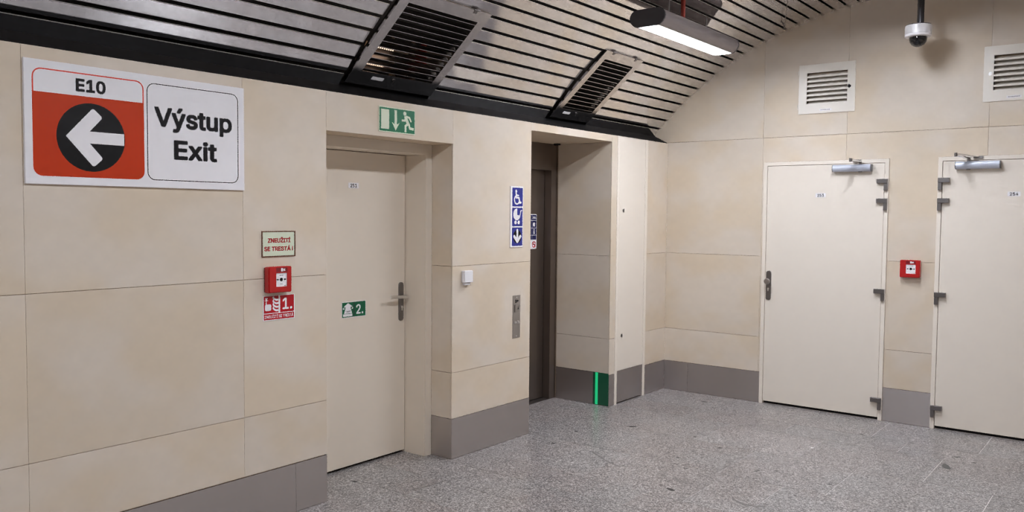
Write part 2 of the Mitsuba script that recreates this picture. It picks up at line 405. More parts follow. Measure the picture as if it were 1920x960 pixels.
for k in range(49):
    th0 = 42.32 + PITCHA * k
    cuts = [YR, YB - 0.001]
    if k <= 6:
        cuts = [YR, G1[0], None, G1[1], G2[0], None, G2[1], YB - 0.001]
    spans, cur = [], []
    for c in cuts:
        if c is None:
            continue
        cur.append(c)
        if len(cur) == 2:
            spans.append(tuple(cur))
            cur = []
    for (ya, yb) in spans:
        tilt = -3.2 + rng.normal(0, 0.25)
        if k == 2 and ya == G1[1]:
            tilt = -6.5
        th, thn = math.radians(th0), math.radians(th0 + tilt)
        org = np.array([CX - R * math.cos(th), CZ + R * math.sin(th)])
        tv, nv = np.array([math.sin(thn), math.cos(thn)]), np.array([math.cos(thn), -math.sin(thn)])
        n = max(2, int((yb - ya) / 0.11))
        ys = np.linspace(ya, yb, n + 1)
        ph = rng.uniform(0, 50)
        P = []
        for y in ys:
            wob = 0.0008 * (meshkit.noise(np.array([[y * 2.2 + ph, ph, 0.0]]))[0] - 0.5) + 0.00012 * (meshkit.noise(np.array([[y * 6.0 + ph, 9.0, ph]]))[0] - 0.5)
            tw = 0.007 * (meshkit.noise(np.array([[y * 1.7 + ph, 4.0, ph]]))[0] - 0.5)
            for s, q in prof:
                c = org + tv * s + nv * (q + wob + tw * s)
                P.append((c[0], y, c[1]))
        m_ = len(prof)
        F = [(i * m_ + j, i * m_ + j + 1, (i + 1) * m_ + j + 1, (i + 1) * m_ + j) for i in range(n) for j in range(m_ - 1)]
        F = np.array(F)
        tri = np.vstack([F[:, [0, 2, 1]], F[:, [0, 3, 2]]])
        sk_ = add('ceiling', 'slat', trimesh.Trimesh(np.array(P), tri, process=False), 'mat_slat', smooth=55)
        if k < 24:
            e0, e1 = org + tv * (_h - 0.0012) - nv * 0.0012, None
            add(sk_, 'edge', rod((e0[0], ya + .001, e0[1]), (e0[0], yb - .001, e0[1]), 0.0026, 8), 'mat_edge', 40)

for nm, sgn, lab in (('trim_1', 1, 'black sloping ledge between the left wall top and the slats'), ('trim_2', -1, 'black sloping ledge above the right wall')):
    thing(nm, lab, 'trim', kind='structure')
    pts = [(-0.0005, ZT), (-0.170, ZT + 0.088), (-0.30, ZT + 0.088), (-0.30, ZT - 0.03), (-0.0005, ZT - 0.0)]
    p = Polygon(pts)
    if sgn < 0:
        p = Polygon([(XR - a, b) for a, b in pts])
    solid(nm, ext(p, -YB + 0.001, -YR), 'mat_ledge', frame=FF)


# hinged louvre panels in the vault
def grille(y0, y1, nb, bar, lab):
    t = thing('ceiling_grille', lab, 'vent grille')
    tm, hw = math.radians(48.78), 6.55
    RP = R * math.cos(math.radians(hw)) - 0.012
    n, v = np.array([math.cos(tm), 0, -math.sin(tm)]), np.array([math.sin(tm), 0, math.cos(tm)])
    fr = mapping((0, 1, 0), v, n)
    at = np.array([CX - RP * math.cos(tm), 0, CZ + RP * math.sin(tm)])
    H = R * math.sin(math.radians(hw))
    W = y1 - y0
    inner = rect(y0 + bar, -H + 0.098, y1 - bar, H - 0.072)
    add(t, 'frame', join([ext(rect(y0, -H, y1, H).difference(inner), -0.004, 0.0)] + [bx(a, b, -H, H, -0.024, -0.004) for a, b in ((y0, y0 + .003), (y1 - .003, y1))] + [bx(y0, y1, H - .003, H, -0.024, -0.004)]), 'mat_grille', frame=fr, at=at)
    v0, v1 = -H + 0.098, H - 0.072
    for i in range(nb):
        vv = v0 + (i + 0.35) * (v1 - v0) / nb
        blade = Polygon([(0.0, 0.0), (0.0042, 0.0), (0.0142, -0.024), (0.0115, -0.024)])
        add(t, 'blade', put(ext(blade, y0 + bar - 0.003, y1 - bar + 0.003), mapping((0, 1, 0), (0, 0, 1), (1, 0, 0)), (0, vv, -0.003)), 'mat_grille', frame=fr, at=at)
    for u in (y0 + W * 0.2, y1 - W * 0.2):
        add(t, 'hinge', join([put(rod((u - 0.025, H + 0.004, 0.003), (u + 0.025, H + 0.004, 0.003), 0.005), FU), bx(u - .012, u + .012, H - .02, H + .012, 0.0, 0.003)]), 'mat_steel_dark', 30, frame=fr, at=at)
    add(t, 'hinge_wire', rod((y0 + 0.01, H + 0.004, 0.001), (y1 - 0.01, H + 0.004, 0.001), 0.0018, 8), 'mat_steel_dark', 30, frame=fr, at=at)
    c = y0 + W * 0.30
    add(t, 'label_plate', bx(c - 0.045, c + 0.045, -H + 0.050, -H + 0.072, 0.0, 0.0012), 'mat_white', frame=fr, at=at)
    add(t, 'lock', join([disc(c + 0.12, -H + 0.07, 0.010, 0, 0.006), bx(c + .117, c + .123, -H + .055, -H + .085, .006, .009)]), 'mat_steel_dark', 30, frame=fr, at=at)
    return t


grille(3.168, 3.868, 12, 0.066, 'large hinged metal louvre panel in the slat ceiling above the recessed door')
grille(5.165, 5.690, 13, 0.062, 'smaller hinged metal louvre panel in the slat ceiling above the lift alcove')

# what shows through the large panel: an added warm lamp behind perforated metal, hangers and a duct in the dark void
t = thing('added_void_lamp', 'added warm lamp lighting perforated metal glimpsed through the large ceiling louvre', 'lamp')
for (x, z) in ((-0.146, 2.442), (-0.055, 2.534)):
    y0, y1, hh = 3.30, 3.62, 0.040
    hol = unary_union([Point(y, zz).buffer(0.0065, quad_segs=2) for r_, zz in enumerate((-0.012, 0.0, 0.012)) for y in np.arange(y0 + 0.02 + 0.008 * (r_ % 2), y1 - 0.10, 0.0165)])
    nrm = np.array([math.cos(math.radians(30)), 0, -math.sin(math.radians(30))])
    fr = mapping((0, 1, 0), np.array([math.sin(math.radians(30)), 0, math.cos(math.radians(30))]), nrm)
    add(t, 'perforated_plate', ext(rect(y0, -hh / 2, y1, hh / 2).difference(hol), 0, 0.0015), 'mat_duct', frame=fr, at=(x, 0, z))
    add(t, 'tube', bx(y0 + 0.01, y1 - 0.11, -0.017, 0.017, -0.012, -0.010), 'mat_white', frame=fr, at=(x, 0, z), emitter={'type': 'area', 'radiance': {'type': 'rgb', 'value': [1.5, 1.05, 0.75]}})  # glowing panel added so the perforated metal looks lit from behind
    add(t, 'housing', join([bx(y0, y1, -hh / 2, hh / 2, -0.03, -0.026), bx(y0, y1, hh / 2 - .002, hh / 2, -.026, 0), bx(y0, y1, -hh / 2, -hh / 2 + .002, -.026, 0)]), 'mat_duct', frame=fr, at=(x, 0, z))
for i, y in enumerate((3.53, 3.70)):
    t = thing('ceiling_hanger', ('threaded steel hanger nearest the added warm lamp in the dark ceiling void', 'threaded steel hanger beside the duct in the dark ceiling void')[i], 'hanger', 'hangers in the ceiling void')
    add(t, 'strut', bx(-0.012, 0.012, y - 0.014, y + 0.014, 2.36, 2.80), 'mat_duct', at=(-0.10, 0, 0))
    add(t, 'bracket', bx(-0.02, 0.05, y - 0.02, y + 0.02, 2.575, 2.59), 'mat_duct', at=(-0.10, 0, 0))
t = thing('air_duct', 'brownish sheet metal duct in the dark void above the large ceiling louvre', 'duct')
add(t, 'body', bx(-0.06, 0.03, 3.74, 4.10, 2.50, 2.60, 0.003), 'mat_duct', at=(-0.06, 0, 0))
add(t, 'flange', bx(-0.07, 0.04, 3.735, 3.745, 2.49, 2.61), 'mat_conduit', at=(-0.06, 0, 0))


# ------------------------------------------------------------------ luminaires
def luminaire(x, y0, y1, z, power, lab, group=None, conduit=False, k=1.0):
    t = thing('luminaire', lab, 'lamp', group)
    fr = mapping((1, 0, 0), (0, 0, 1), (0, -1, 0))
    half = [(0.073, 0.0), (0.088, 0.004), (0.106, 0.018), (0.119, 0.036), (0.124, 0.054), (0.121, 0.074), (0.110, 0.092), (0.092, 0.103), (0.070, 0.107)]
    outer = affinity.scale(Polygon(half + [(-a, b) for a, b in half[::-1]]), k, k, origin=(0, 0))
    body = outer.difference(rect(-0.071 * k, -0.01, 0.071 * k, 0.030))
    add(t, 'housing', ext(body, -y1 + 0.012, -y0 - 0.012), 'mat_lamp_body', 35, frame=fr, at=(x, 0, z))
    for a, b in ((-y1, -y1 + 0.012), (-y0 - 0.012, -y0)):
        add(t, 'end_cap', ext(outer.buffer(0.0015), a, b), 'mat_lamp_cap', 35, frame=fr, at=(x, 0, z))
    dif = affinity.scale(Polygon([(-0.0705, 0.012), (-0.0705, 0.001), (-0.05, -0.004), (0.05, -0.004), (0.0705, 0.001), (0.0705, 0.012)]), k, k, origin=(0, 0))
    add(t, 'diffuser', ext(dif, -y1 + 0.0125, -y0 - 0.0125), 'mat_white', frame=fr, at=(x, 0, z), emitter={'type': 'area', 'radiance': {'type': 'rgb', 'value': (LAMP * power).tolist()}})
    zc = CZ + math.sqrt(R * R - (x - CX) ** 2)
    for y in (y0 + 0.30, y1 - 0.30):
        add(t, 'suspension_rod', rod((x, y, z + 0.105), (x, y, zc + 0.01), 0.005), 'mat_steel', 30)
    if conduit:
        for cx_, cy_, cr in ((x + 0.085, y0 + 0.345, 0.012), (x + 0.060, y0 + 0.375, 0.009)):
            add(t, 'conduit', rod((cx_, cy_, z + 0.098), (cx_, cy_, zc + 0.05), cr), 'mat_conduit', 35, label='rust red cable conduit')
    return t


luminaire(0.869, 4.870, 6.056, 2.807, LAMP_SIDE, 'grey rounded fluorescent luminaire hanging below the slat vault, lit white underneath', conduit=True, k=1.03)
for i, y in enumerate((4.75, 2.0, -0.75)):
    luminaire(2.04, y, y + 1.15, 3.06, LAMP_REAR if i else LAMP_AXIS, ('grey luminaire on the vault axis nearest the end wall', 'second grey luminaire on the vault axis from the end wall', 'last grey luminaire on the vault axis, behind the viewer')[i], 'luminaires along the vault axis')


# ------------------------------------------------------------------ recessed door 251
d = thing('door_1', 'cream steel door 251 in the deep recess of the left wall', 'door', kind='structure')
fz, jx = 1.958, -0.178
add(d, 'frame', join([bx(-0.40, jx, 3.905, D1[1] - .001, 0, D1[2] - .001), bx(-0.40, jx, D1[0] + .001, 3.01, 0, D1[2] - .001), bx(-0.40, jx, 3.01, 3.905, fz, D1[2] - .001)]), 'mat_frame_beige')
LX = -0.360
add(d, 'leaf', bx(3.014, 3.9005, 0.016, fz - 0.004, -0.045, 0.0, 0.0015), 'mat_frame_beige', frame=FL, at=(LX, 0, 0))
add(d, 'gap_shade', bx(LX - 0.09, LX - 0.03, 3.0, 3.91, 0.0, 0.018), 'mat_black')  # black strip painting the shade of the gap under the leaf
hd = add(d, 'handle', soft(rr(3.842, 0.877, 3.884, 1.130, 0.020), 0, 0.009, 0.004), 'mat_steel_dark', 30, frame=FL, at=(LX, 0, 0))
lv = tube([(LX + .005, 3.866, 1.035), (LX + .055, 3.866, 1.037), (LX + .055, 3.866, 1.037), (LX + .058, 3.72, 1.045)], 0.0105, 14)
add(hd, 'lever', lv, 'mat_chrome', 35, label='shiny lever')
add(hd, 'cylinder', join([disc(3.863, 0.968, 0.009, .009, .013), bx(3.859, 3.867, 0.945, 0.967, .009, .013)]), 'mat_chrome', 30, frame=FL, at=(LX, 0, 0))


def number_plate(text, frame, at, u0, u1, v0, v1, where):
    t = thing('door_number_plate', f'small white plate reading {text} {where}', 'number plate')
    add(t, 'plate', bx(u0, u1, v0, v1, 0, 0.002), 'mat_sign_white', frame=frame, at=at)
    add(t, 'lettering', words(text, 0.021, (u0 + u1) / 2, v0 + 0.0055, 0.002, bold=True, width=0.052, anchor='c', depth=0.0008), 'mat_black', frame=frame, at=at)


number_plate('251', FL, (LX, 0, 0), 3.418, 3.499, 1.730, 1.763, 'on the recessed door')

# ------------------------------------------------------------------ end wall doors 253 and 254
for i, (x0, x1) in enumerate((D2, D3)):
    right_hinge = i == 0
    d = thing(f'door_{i + 2}', ('white steel door 253 in the end wall with a knob on its left side', 'white steel door 254 in the end wall, hinged on its left side')[i], 'door', kind='structure')
    fw = 0.030
    out = rect(x0 + .001, 0, x1 - .001, DT - .001)
    inn = rect(x0 + fw, -0.1, x1 - fw, DT - fw)
    add(d, 'frame', join([ext(out.difference(inn), -0.06, 0.010)]), 'mat_frame', frame=FF, at=(0, YB, 0))
    add(d, 'leaf', bx(x0 + fw + 0.0025, x1 - fw - 0.0025, 0.022, DT - fw - 0.0025, -0.05, 0.007, 0.002), 'mat_door', frame=FF, at=(0, YB, 0))
    add(d, 'gap_shade', bx(x0 + fw, x1 - fw, 0.0, 0.024, -0.058, -0.030), 'mat_black', frame=FF, at=(0, YB, 0))  # shade of the gap below the leaf, put in as a black strip
    hx = x1 - fw if right_hinge else x0 + fw
    sg = 1 if right_hinge else -1
    for zt in (1.876, 1.725, 1.026, 0.176):
        a, b = sorted((hx - sg * 0.052, hx + sg * 0.024))
        c, e = sorted((hx - sg * 0.001, hx + sg * 0.024))
        h = add(d, 'hinge', bx(a, b, zt - 0.033, zt, 0.007, 0.036, 0.001), 'mat_steel_dark', frame=FF, at=(0, YB, 0))
        add(h, 'knuckle', bx(c, e, zt - 0.090, zt - 0.0335, 0.008, 0.030, 0.001), 'mat_steel_dark', frame=FF, at=(0, YB, 0))
    # door closer: body, spindle and folded arm standing out from the door
    b0, b1 = (1.476, 1.765) if i == 0 else (2.350, 2.634)
    cz0, cz1 = 1.937, 1.991
    body = Polygon([(0.0, 0.0), (0.040, 0.0), (0.052, 0.010), (0.056, 0.027), (0.052, 0.046), (0.044, 0.054), (0.0, 0.054)])
    fr = mapping((0, -1, 0), (0, 0, 1), (-1, 0, 0))
    cl = add(d, 'closer', ext(body, -b1 + 0.004, -b0), 'mat_closer', 40, frame=fr, at=(0, YB - 0.007, cz0), label='silver door closer')
    for a, b in ((-b1, -b1 + 0.004), (-b0, -b0 + 0.004)):
        add(cl, 'end_cap', ext(body, a, b), 'mat_closer_side', frame=fr, at=(0, YB - 0.007, cz0))
    px = 1.680 if i == 0 else 2.431
    yq = YB - 0.034
    add(cl, 'spindle', join([rod((px, yq, cz1 - .002), (px, yq, cz1 + 0.026), 0.011), rod((px, yq, cz0 - 0.006), (px, yq, cz0 + .002), 0.014)]), 'mat_steel_dark', 30)
    if i == 0:
        el, br = np.array([1.653, YB - 0.200, cz1 + 0.022]), np.array([1.650, YB - 0.012, cz1 + 0.034])
    else:
        el, br = np.array([2.376, YB - 0.200, cz1 + 0.036]), np.array([2.489, YB - 0.012, cz1 + 0.034])
    def bar(a, b, w=0.026, h=0.008):
        a, b = np.array(a, float), np.array(b, float)
        dv = (b - a) / np.linalg.norm(b - a)
        sv = np.cross(dv, [0, 0, 1]); sv /= np.linalg.norm(sv)
        zz = np.array([0, 0, 1.0])
        return trimesh.convex.convex_hull(np.array([p + s * sv * w / 2 + q * zz * h / 2 for p in (a, b) for s in (-1, 1) for q in (-1, 1)]))
    add(cl, 'arm', bar((px, yq, cz1 + 0.024), el), 'mat_chrome')
    add(cl, 'arm', bar(el + [0, 0, 0.010], br), 'mat_chrome')
    add(cl, 'elbow', rod(el - [0, 0, .008], el + [0, 0, .018], 0.010), 'mat_steel_dark', 30)
    add(cl, 'bracket', bx(br[0] - .03, br[0] + .03, cz1 + 0.022, cz1 + 0.038, 0.010, 0.024), 'mat_steel_dark', frame=FF, at=(0, YB, 0))
    m_ = (lambda q: q) if i == 0 else (lambda q: D3[1] + D2[0] - q)      # the handle sits on the side away from the hinges
    hd = add(d, 'handle', soft(rr(min(m_(0.942), m_(0.984)), 0.879, max(m_(0.942), m_(0.984)), 1.126, 0.020), 0, 0.010, 0.004), 'mat_steel_dark', 30, frame=FF, at=(0, YB - 0.007, 0))
    knob = trimesh.creation.revolve(np.array([(0, 0.058), (0.020, 0.057), (0.025, 0.052), (0.026, 0.042), (0.022, 0.034), (0.011, 0.028), (0.011, 0.0)]), sections=28)
    add(hd, 'knob', put(knob, FF, (m_(0.968), YB - 0.016, 1.040)), 'mat_steel', 30)
    cyl_ = m_(0.963)
    add(hd, 'cylinder', join([disc(cyl_, 0.976, 0.008, .010, .014), bx(cyl_ - .004, cyl_ + .004, 0.955, 0.976, .010, .014)]), 'mat_chrome', 30, frame=FF, at=(0, YB - 0.007, 0))
number_plate('253', FF, (0, YB - 0.007, 0), 1.333, 1.413, 1.738, 1.771, 'on the end wall door with the knob')
number_plate('254', FF, (0, YB - 0.007, 0), 2.680, 2.760, 1.738, 1.771, 'on the end wall door beside the fire call point')

# ------------------------------------------------------------------ lift
d = thing('door_4', 'dark stainless steel lift door deep in the alcove', 'lift door', kind='structure')
fx, dx = -0.540, -0.610
fr_ = rect(AL[0] + .001, 0.002, AL[1] - .001, AL[2] - .001).difference(rect(AL[0] + 0.085, -1, 5.812, 1.952))
add(d, 'frame', ext(fr_, -0.11, 0.0), 'mat_lift_steel', frame=FL, at=(fx, 0, 0))
for a, b in ((AL[0] + 0.090, 5.345), (5.347, 5.808)):
    brushed(d, 'leaf', a, b, 0.010, 1.950, FL, (dx, 0, 0), -0.03, 0.0, 'mat_lift_steel')
add(d, 'sill', bx(-0.70, fx + 0.0, AL[0] + .085, 5.812, -0.01, 0.004), 'mat_steel_dark')
add(d, 'shaft', bx(-0.72, -0.66, AL[0], AL[1], 0.0, AL[2]), 'mat_grout')

t = thing('lift_notice', 'narrow notice of navy pictograms stuck on the dark lift door', 'sign')
at = (dx, 0, 0)
u0, u1, v0, v1 = 5.570, 5.700, 1.290, 1.582
add(t, 'board', ext(rr(u0, v0, u1, v1, 0.006), 0, 0.002), 'mat_sign_white', frame=FL, at=at)
for (a, b) in ((1.532, 1.575), (1.468, 1.528), (1.408, 1.464), (1.368, 1.404)):
    for g in (rr(u0 + .006, a, u0 + .064, b, .003), rr(u0 + .067, a, u1 - .006, b, .003)):
        add(t, 'panel', ext(g, .002, .003), 'mat_navy', frame=FL, at=at)
pict = [affinity.translate(Point(0, 0).buffer(.016), 5.660, 1.497), rect(5.648, 1.478, 5.656, 1.486), rect(5.665, 1.478, 5.673, 1.486)]
pict += [Point(5.662, 1.452).buffer(.007), rr(5.655, 1.414, 5.669, 1.444, .004), Point(5.600, 1.498).buffer(.014), rr(5.592, 1.414, 5.606, 1.452, .004), rect(5.640, 1.545, 5.685, 1.551), rect(5.640, 1.556, 5.685, 1.562)]
for g in pict:
    add(t, 'pictogram', ext(g, .003, .0038), 'mat_sign_white', frame=FL, at=at)
ringp = Point(5.663, 1.328).buffer(.026).difference(Point(5.663, 1.328).buffer(.019))
add(t, 'prohibition_ring', ext(unary_union([ringp, LineString([(5.646, 1.346), (5.680, 1.310)]).buffer(.0035)]), .002, .003), 'mat_red', frame=FL, at=at)
add(t, 'cigarette', ext(rect(5.648, 1.325, 5.678, 1.331), .002, .0026), 'mat_black', frame=FL, at=at)

t = thing('painted_green_reflection', 'glowing green streak added to stand for a reflection in the steel skirting beside the lift', 'light')
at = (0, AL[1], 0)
add(t, 'steel_glow', bx(-0.150, -0.0015, 0.004, SK + .009, -0.006, 0.0010), 'mat_deep_green', frame=FF, at=at, emitter={'type': 'area', 'radiance': {'type': 'rgb', 'value': [0.0, 0.016, 0.006]}})  # weak green emission paints the glow spreading over the steel
add(t, 'glow_streak', ext(affinity.scale(Point(-0.1165, 0).buffer(0.013), 1, 0.45).intersection(rect(-1, -.0, 1, 1)), 0.004, SK + .009), 'mat_deep_green', 35, frame=mapping((1, 0, 0), (0, -1, 0), (0, 0, 1)), at=(0, AL[1] - .001, 0), emitter={'type': 'area', 'radiance': {'type': 'rgb', 'value': STREAK_GLOW}})  # emissive half-round painting a green light mirrored in the brushed steel

t = thing('lift_call_panel', 'steel lift call panel with a square button and two key switches on the pillar', 'control panel')
u0, v1 = 4.594, 1.013
add(t, 'plate', bx(u0, u0 + .086, v1 - .301, v1, 0, .003, .001), 'mat_steel', frame=FL)
sym = [Point(u0 + .034, v1 - .034).buffer(.005), Point(u0 + .034, v1 - .048).buffer(.006), rect(u0 + .026, v1 - .043, u0 + .050, v1 - .037), Polygon([(u0 + .048, v1 - .050), (u0 + .064, v1 - .040), (u0 + .048, v1 - .030)])]
add(t, 'symbol', ext(unary_union(sym), .003, .0036), 'mat_black', frame=FL)
bt = add(t, 'button', bx(u0 + .020, u0 + .072, v1 - .117, v1 - .066, .003, .010, .002), 'mat_steel', frame=FL)
add(bt, 'mark', ext(unary_union([rect(u0 + .049, v1 - .100, u0 + .053, v1 - .078), Polygon([(u0 + .043, v1 - .092), (u0 + .059, v1 - .092), (u0 + .051, v1 - .102)])]), .010, .0106), 'mat_black', frame=FL)
for a in (.026, .058):
    add(t, 'key_switch', put(trimesh.creation.revolve(np.array([(0, .010), (.007, .010), (.010, .006), (.011, .0)]), sections=20), FU, (u0 + a, v1 - .190, .003)), 'mat_chrome', 35, frame=FL)
for q in (.014, .286):
    add(t, 'screw', disc(u0 + .043, v1 - q, .005, .003, .0045), 'mat_chrome', 30, frame=FL)

# ------------------------------------------------------------------ service cupboard flush in the left wall
t = thing('service_cupboard', 'tall narrow white cupboard door with two locks flush in the wall beside the lift', 'cupboard')
ca, cb_ = CB
add(t, 'frame', join([bx(ca, ca + 0.036, 0, ZT - .001, -0.05, 0.004), bx(cb_ - 0.040, cb_, 0, ZT - .001, -0.05, 0.004), bx(ca + .036, cb_ - .04, ZT - .004, ZT - .001, -0.05, 0.002)]), 'mat_frame', frame=FL)
lf = add(t, 'door', bx(ca + 0.039, cb_ - 0.043, SK + .016, ZT - 0.006, -0.03, 0.003, .001), 'mat_door', frame=FL)
for z in (1.618, 0.571):
    add(lf, 'lock', join([disc(6.085, z, .012, .003, .008), bx(6.082, 6.088, z - .014, z + .014, .008, .012)]), 'mat_steel_dark', 30, frame=FL)
for z in (1.921, 1.119, 0.40):
    add(lf, 'hinge', bx(cb_ - 0.046, cb_ - 0.038, z - .045, z + .045, .003, .008), 'mat_frame', frame=FL)
brushed(t, 'kick_plate', ca + 0.039, cb_ - 0.043, 0.012, SK + .0145, FL, (0, 0, 0), -0.02, 0.003)
add(t, 'back_panel', bx(ca, cb_, 0, ZT - .001, -0.06, -0.051), 'mat_frame', frame=FL)


# ------------------------------------------------------------------ wall vents and dome camera on the end wall
def wall_vent(v, lock_right, lab):
    t = thing('wall_vent', lab, 'vent grille')
    x0, z0, x1, z1 = v
    ix0, ix1, iz0, iz1 = x0 + 0.064, x1 - 0.060, z0 + 0.069, z1 - 0.066
    add(t, 'frame', ext(rect(x0, z0, x1, z1).difference(rect(ix0, iz0, ix1, iz1)), 0.0, 0.008), 'mat_vent', frame=FF, at=(0, YB, 0))
    n = 7
    pz = (iz1 - iz0) / n
    for k in range(n):
        zt = iz1 - k * pz
        lt = zt - pz * 0.66
        blade = Polygon([(0.0065, zt - pz * 0.98), (0.0065, lt - .001), (0.0055, lt), (0.0040, lt - .001), (0.0030, lt - 0.012), (-0.055, zt + 0.006), (-0.056, zt + 0.003), (0.0035, lt - 0.015), (0.0045, zt - pz * 0.98)])
        add(t, 'louvre', ext(blade, -ix1 + .0005, -ix0 - .0005), 'mat_vent', frame=mapping((0, -1, 0), (0, 0, 1), (-1, 0, 0)), at=(0, YB, 0))
    o_, i_ = rect(x0 + .046, z0 + .046, x1 - .046, z1 - .046), rect(x0 + .048, z0 + .048, x1 - .048, z1 - .048)
    add(t, 'duct', join([ext(o_.difference(i_), -.30, -.008), ext(o_, -.302, -.30)]), 'mat_galvanised', frame=FF, at=(0, YB, 0))
    lx = x1 - 0.045 if lock_right else x0 + 0.043
    add(t, 'lock', join([disc(lx, (z0 + z1) / 2 + .002, .012, .008, .012), bx(lx - .003, lx + .003, (z0 + z1) / 2 - .012, (z0 + z1) / 2 + .016, .012, .018)]), 'mat_chrome' if not lock_right else 'mat_black', 30, frame=FF, at=(0, YB, 0))
    hx = x0 - 0.006 if lock_right else x1 + 0.006
    for zz in (z0 + 0.06, z1 - 0.06):
        add(t, 'hinge', rod((hx, YB - .005, zz - .02), (hx, YB - .005, zz + .02), .004, 8), 'mat_vent', 30)
    lu = x0 + 0.172 if lock_right else x0 + 0.150
    s = add(t, 'sticker', bx(lu, lu + 0.090, z0 + 0.018, z0 + 0.034, .008, .009), 'mat_sign_white', frame=FF, at=(0, YB, 0))
    add(s, 'print', bx(lu + .008, lu + .082, z0 + 0.024, z0 + 0.029, .009, .0095), 'mat_steel_dark', frame=FF, at=(0, YB, 0))


wall_vent(V1, True, 'white louvred wall vent with a dark lock, nearer to the slat vault')
wall_vent(V2, False, 'white louvred wall vent with a shiny lock on its left, above door 254')

t = thing('dome_camera', 'white dome security camera hanging on a dark pole before the end wall', 'security camera')
dx_, dy_, dz_ = 2.150, 6.45, 2.848
rev = lambda pts: put(trimesh.creation.revolve(np.array(pts), sections=40), FU, (dx_, dy_, dz_))
add(t, 'pole', rod((dx_ + .012, dy_, dz_ + .08), (dx_ + .012, dy_, 3.27), 0.0225, 24), 'mat_pole', 30)
add(t, 'housing', rev([(0, 0.0), (0.078, 0.0), (0.086, 0.004), (0.087, 0.014), (0.084, 0.016), (0.084, 0.019), (0.087, 0.021), (0.087, 0.076), (0.083, 0.081), (0, 0.083)]), 'mat_white', 30)
add(t, 'top_plate', rev([(0, 0.083), (0.080, 0.083), (0.080, 0.086), (0, 0.086)]), 'mat_lamp_cap', 30)
add(t, 'dome', rev([(0.0, -0.068)] + [(0.057 * math.sin(a), -0.011 - 0.057 * math.cos(a)) for a in np.linspace(0.1, PI / 2, 12)] + [(0.057, 0.0)]), 'mat_dome', True)

# ------------------------------------------------------------------ signs on the left wall
t = thing('direction_sign', 'large white sign E10 Výstup Exit with an orange field and left arrow', 'sign')
SY, SZ = 1.436, 1.684
at = (0, SY, SZ)
add(t, 'board', bx(0, 0.998, 0, 0.494, 0.0, 0.012, 0.001), 'mat_sign_white', frame=FL, at=at)
w = 0.012
ob = rr(0.030, 0.033, 0.490, 0.462, 0.036)
add(t, 'orange_field', ext(ob.intersection(rect(-1, -1, 1, 0.3675)), w, w + .0006), 'mat_orange', frame=FL, at=at)
add(t, 'red_border', ext(ob.difference(ob.buffer(-0.005)).intersection(rect(-1, 0.3676, 1, 1)), w, w + .0006), 'mat_red_line', frame=FL, at=at)
add(t, 'black_disc', disc(0.2615, 0.1995, 0.1415, w + .0006, w + .0012, 64), 'mat_black', frame=FL, at=at)
ts = 0.0275
arms = LineString([(0.288, 0.304), (0.1935, 0.1995), (0.288, 0.095)]).buffer(ts, cap_style='flat', join_style='mitre')
arms = unary_union([arms.buffer(-0.011).buffer(0.011), arms.intersection(rect(0, 0.12, 0.24, 0.28))])
arrow = unary_union([arms, rect(0.20, 0.1745, 0.3995, 0.2245).intersection(Point(0.2615, 0.1995).buffer(0.1413, quad_segs=24))])
add(t, 'arrow', ext(arrow, w + .0012, w + .0018), 'mat_sign_white', frame=FL, at=at)
rb = rr(0.504, 0.033, 0.964, 0.460, 0.036)
add(t, 'black_border', ext(rb.difference(rb.buffer(-0.0032)), w, w + .0006), 'mat_black', frame=FL, at=at)
add(t, 'lettering', words('E10', 0.0475, 0.200, 0.388, w, width=0.123, depth=.0008, fat=.0014), 'mat_black', frame=FL, at=at)
add(t, 'lettering', words('Výstup', 0.0785, 0.539, 0.2765, w, width=0.391, depth=.0008, fat=.0018), 'mat_black', frame=FL, at=at)
add(t, 'lettering', words('Exit', 0.0795, 0.630, 0.1335, w, width=0.218, depth=.0008, fat=.0018), 'mat_black', frame=FL, at=at)

t = thing('emergency_exit_sign', 'green emergency exit sign with running figure above the recessed door', 'sign')
at = (0, 3.328, 2.047)
add(t, 'board', bx(0, 0.293, 0, 0.146, 0, 0.004), 'mat_sign_lum', frame=FL, at=at)
add(t, 'green_field', ext(rect(0.005, 0.006, 0.288, 0.140), .004, .005), 'mat_green', frame=FL, at=at)
add(t, 'white_door', ext(rect(0.016, 0.018, 0.079, 0.130), .005, .0056), 'mat_sign_lum', frame=FL, at=at)
add(t, 'arrow', ext(unary_union([rect(0.122, 0.045, 0.141, 0.132), Polygon([(0.101, 0.062), (0.131, 0.014), (0.163, 0.062), (0.143, 0.050), (0.120, 0.050)])]), .005, .0056), 'mat_sign_lum', frame=FL, at=at)
ln = lambda pts, r: LineString(pts).buffer(r, cap_style='flat', join_style='mitre')
run = unary_union([Point(0.206, 0.119).buffer(0.0125), Polygon([(0.201, 0.104), (0.221, 0.104), (0.245, 0.062), (0.226, 0.054), (0.206, 0.085)]), ln([(0.215, 0.103), (0.244, 0.098), (0.259, 0.074)], .006), ln([(0.210, 0.088), (0.205, 0.078), (0.180, 0.078)], .006),
                   ln([(0.235, 0.062), (0.212, 0.048), (0.212, 0.011)], .0075), ln([(0.238, 0.062), (0.248, 0.036), (0.280, 0.033)], .0075)])
add(t, 'running_figure', ext(run, .005, .0056), 'mat_sign_lum', frame=FL, at=at)

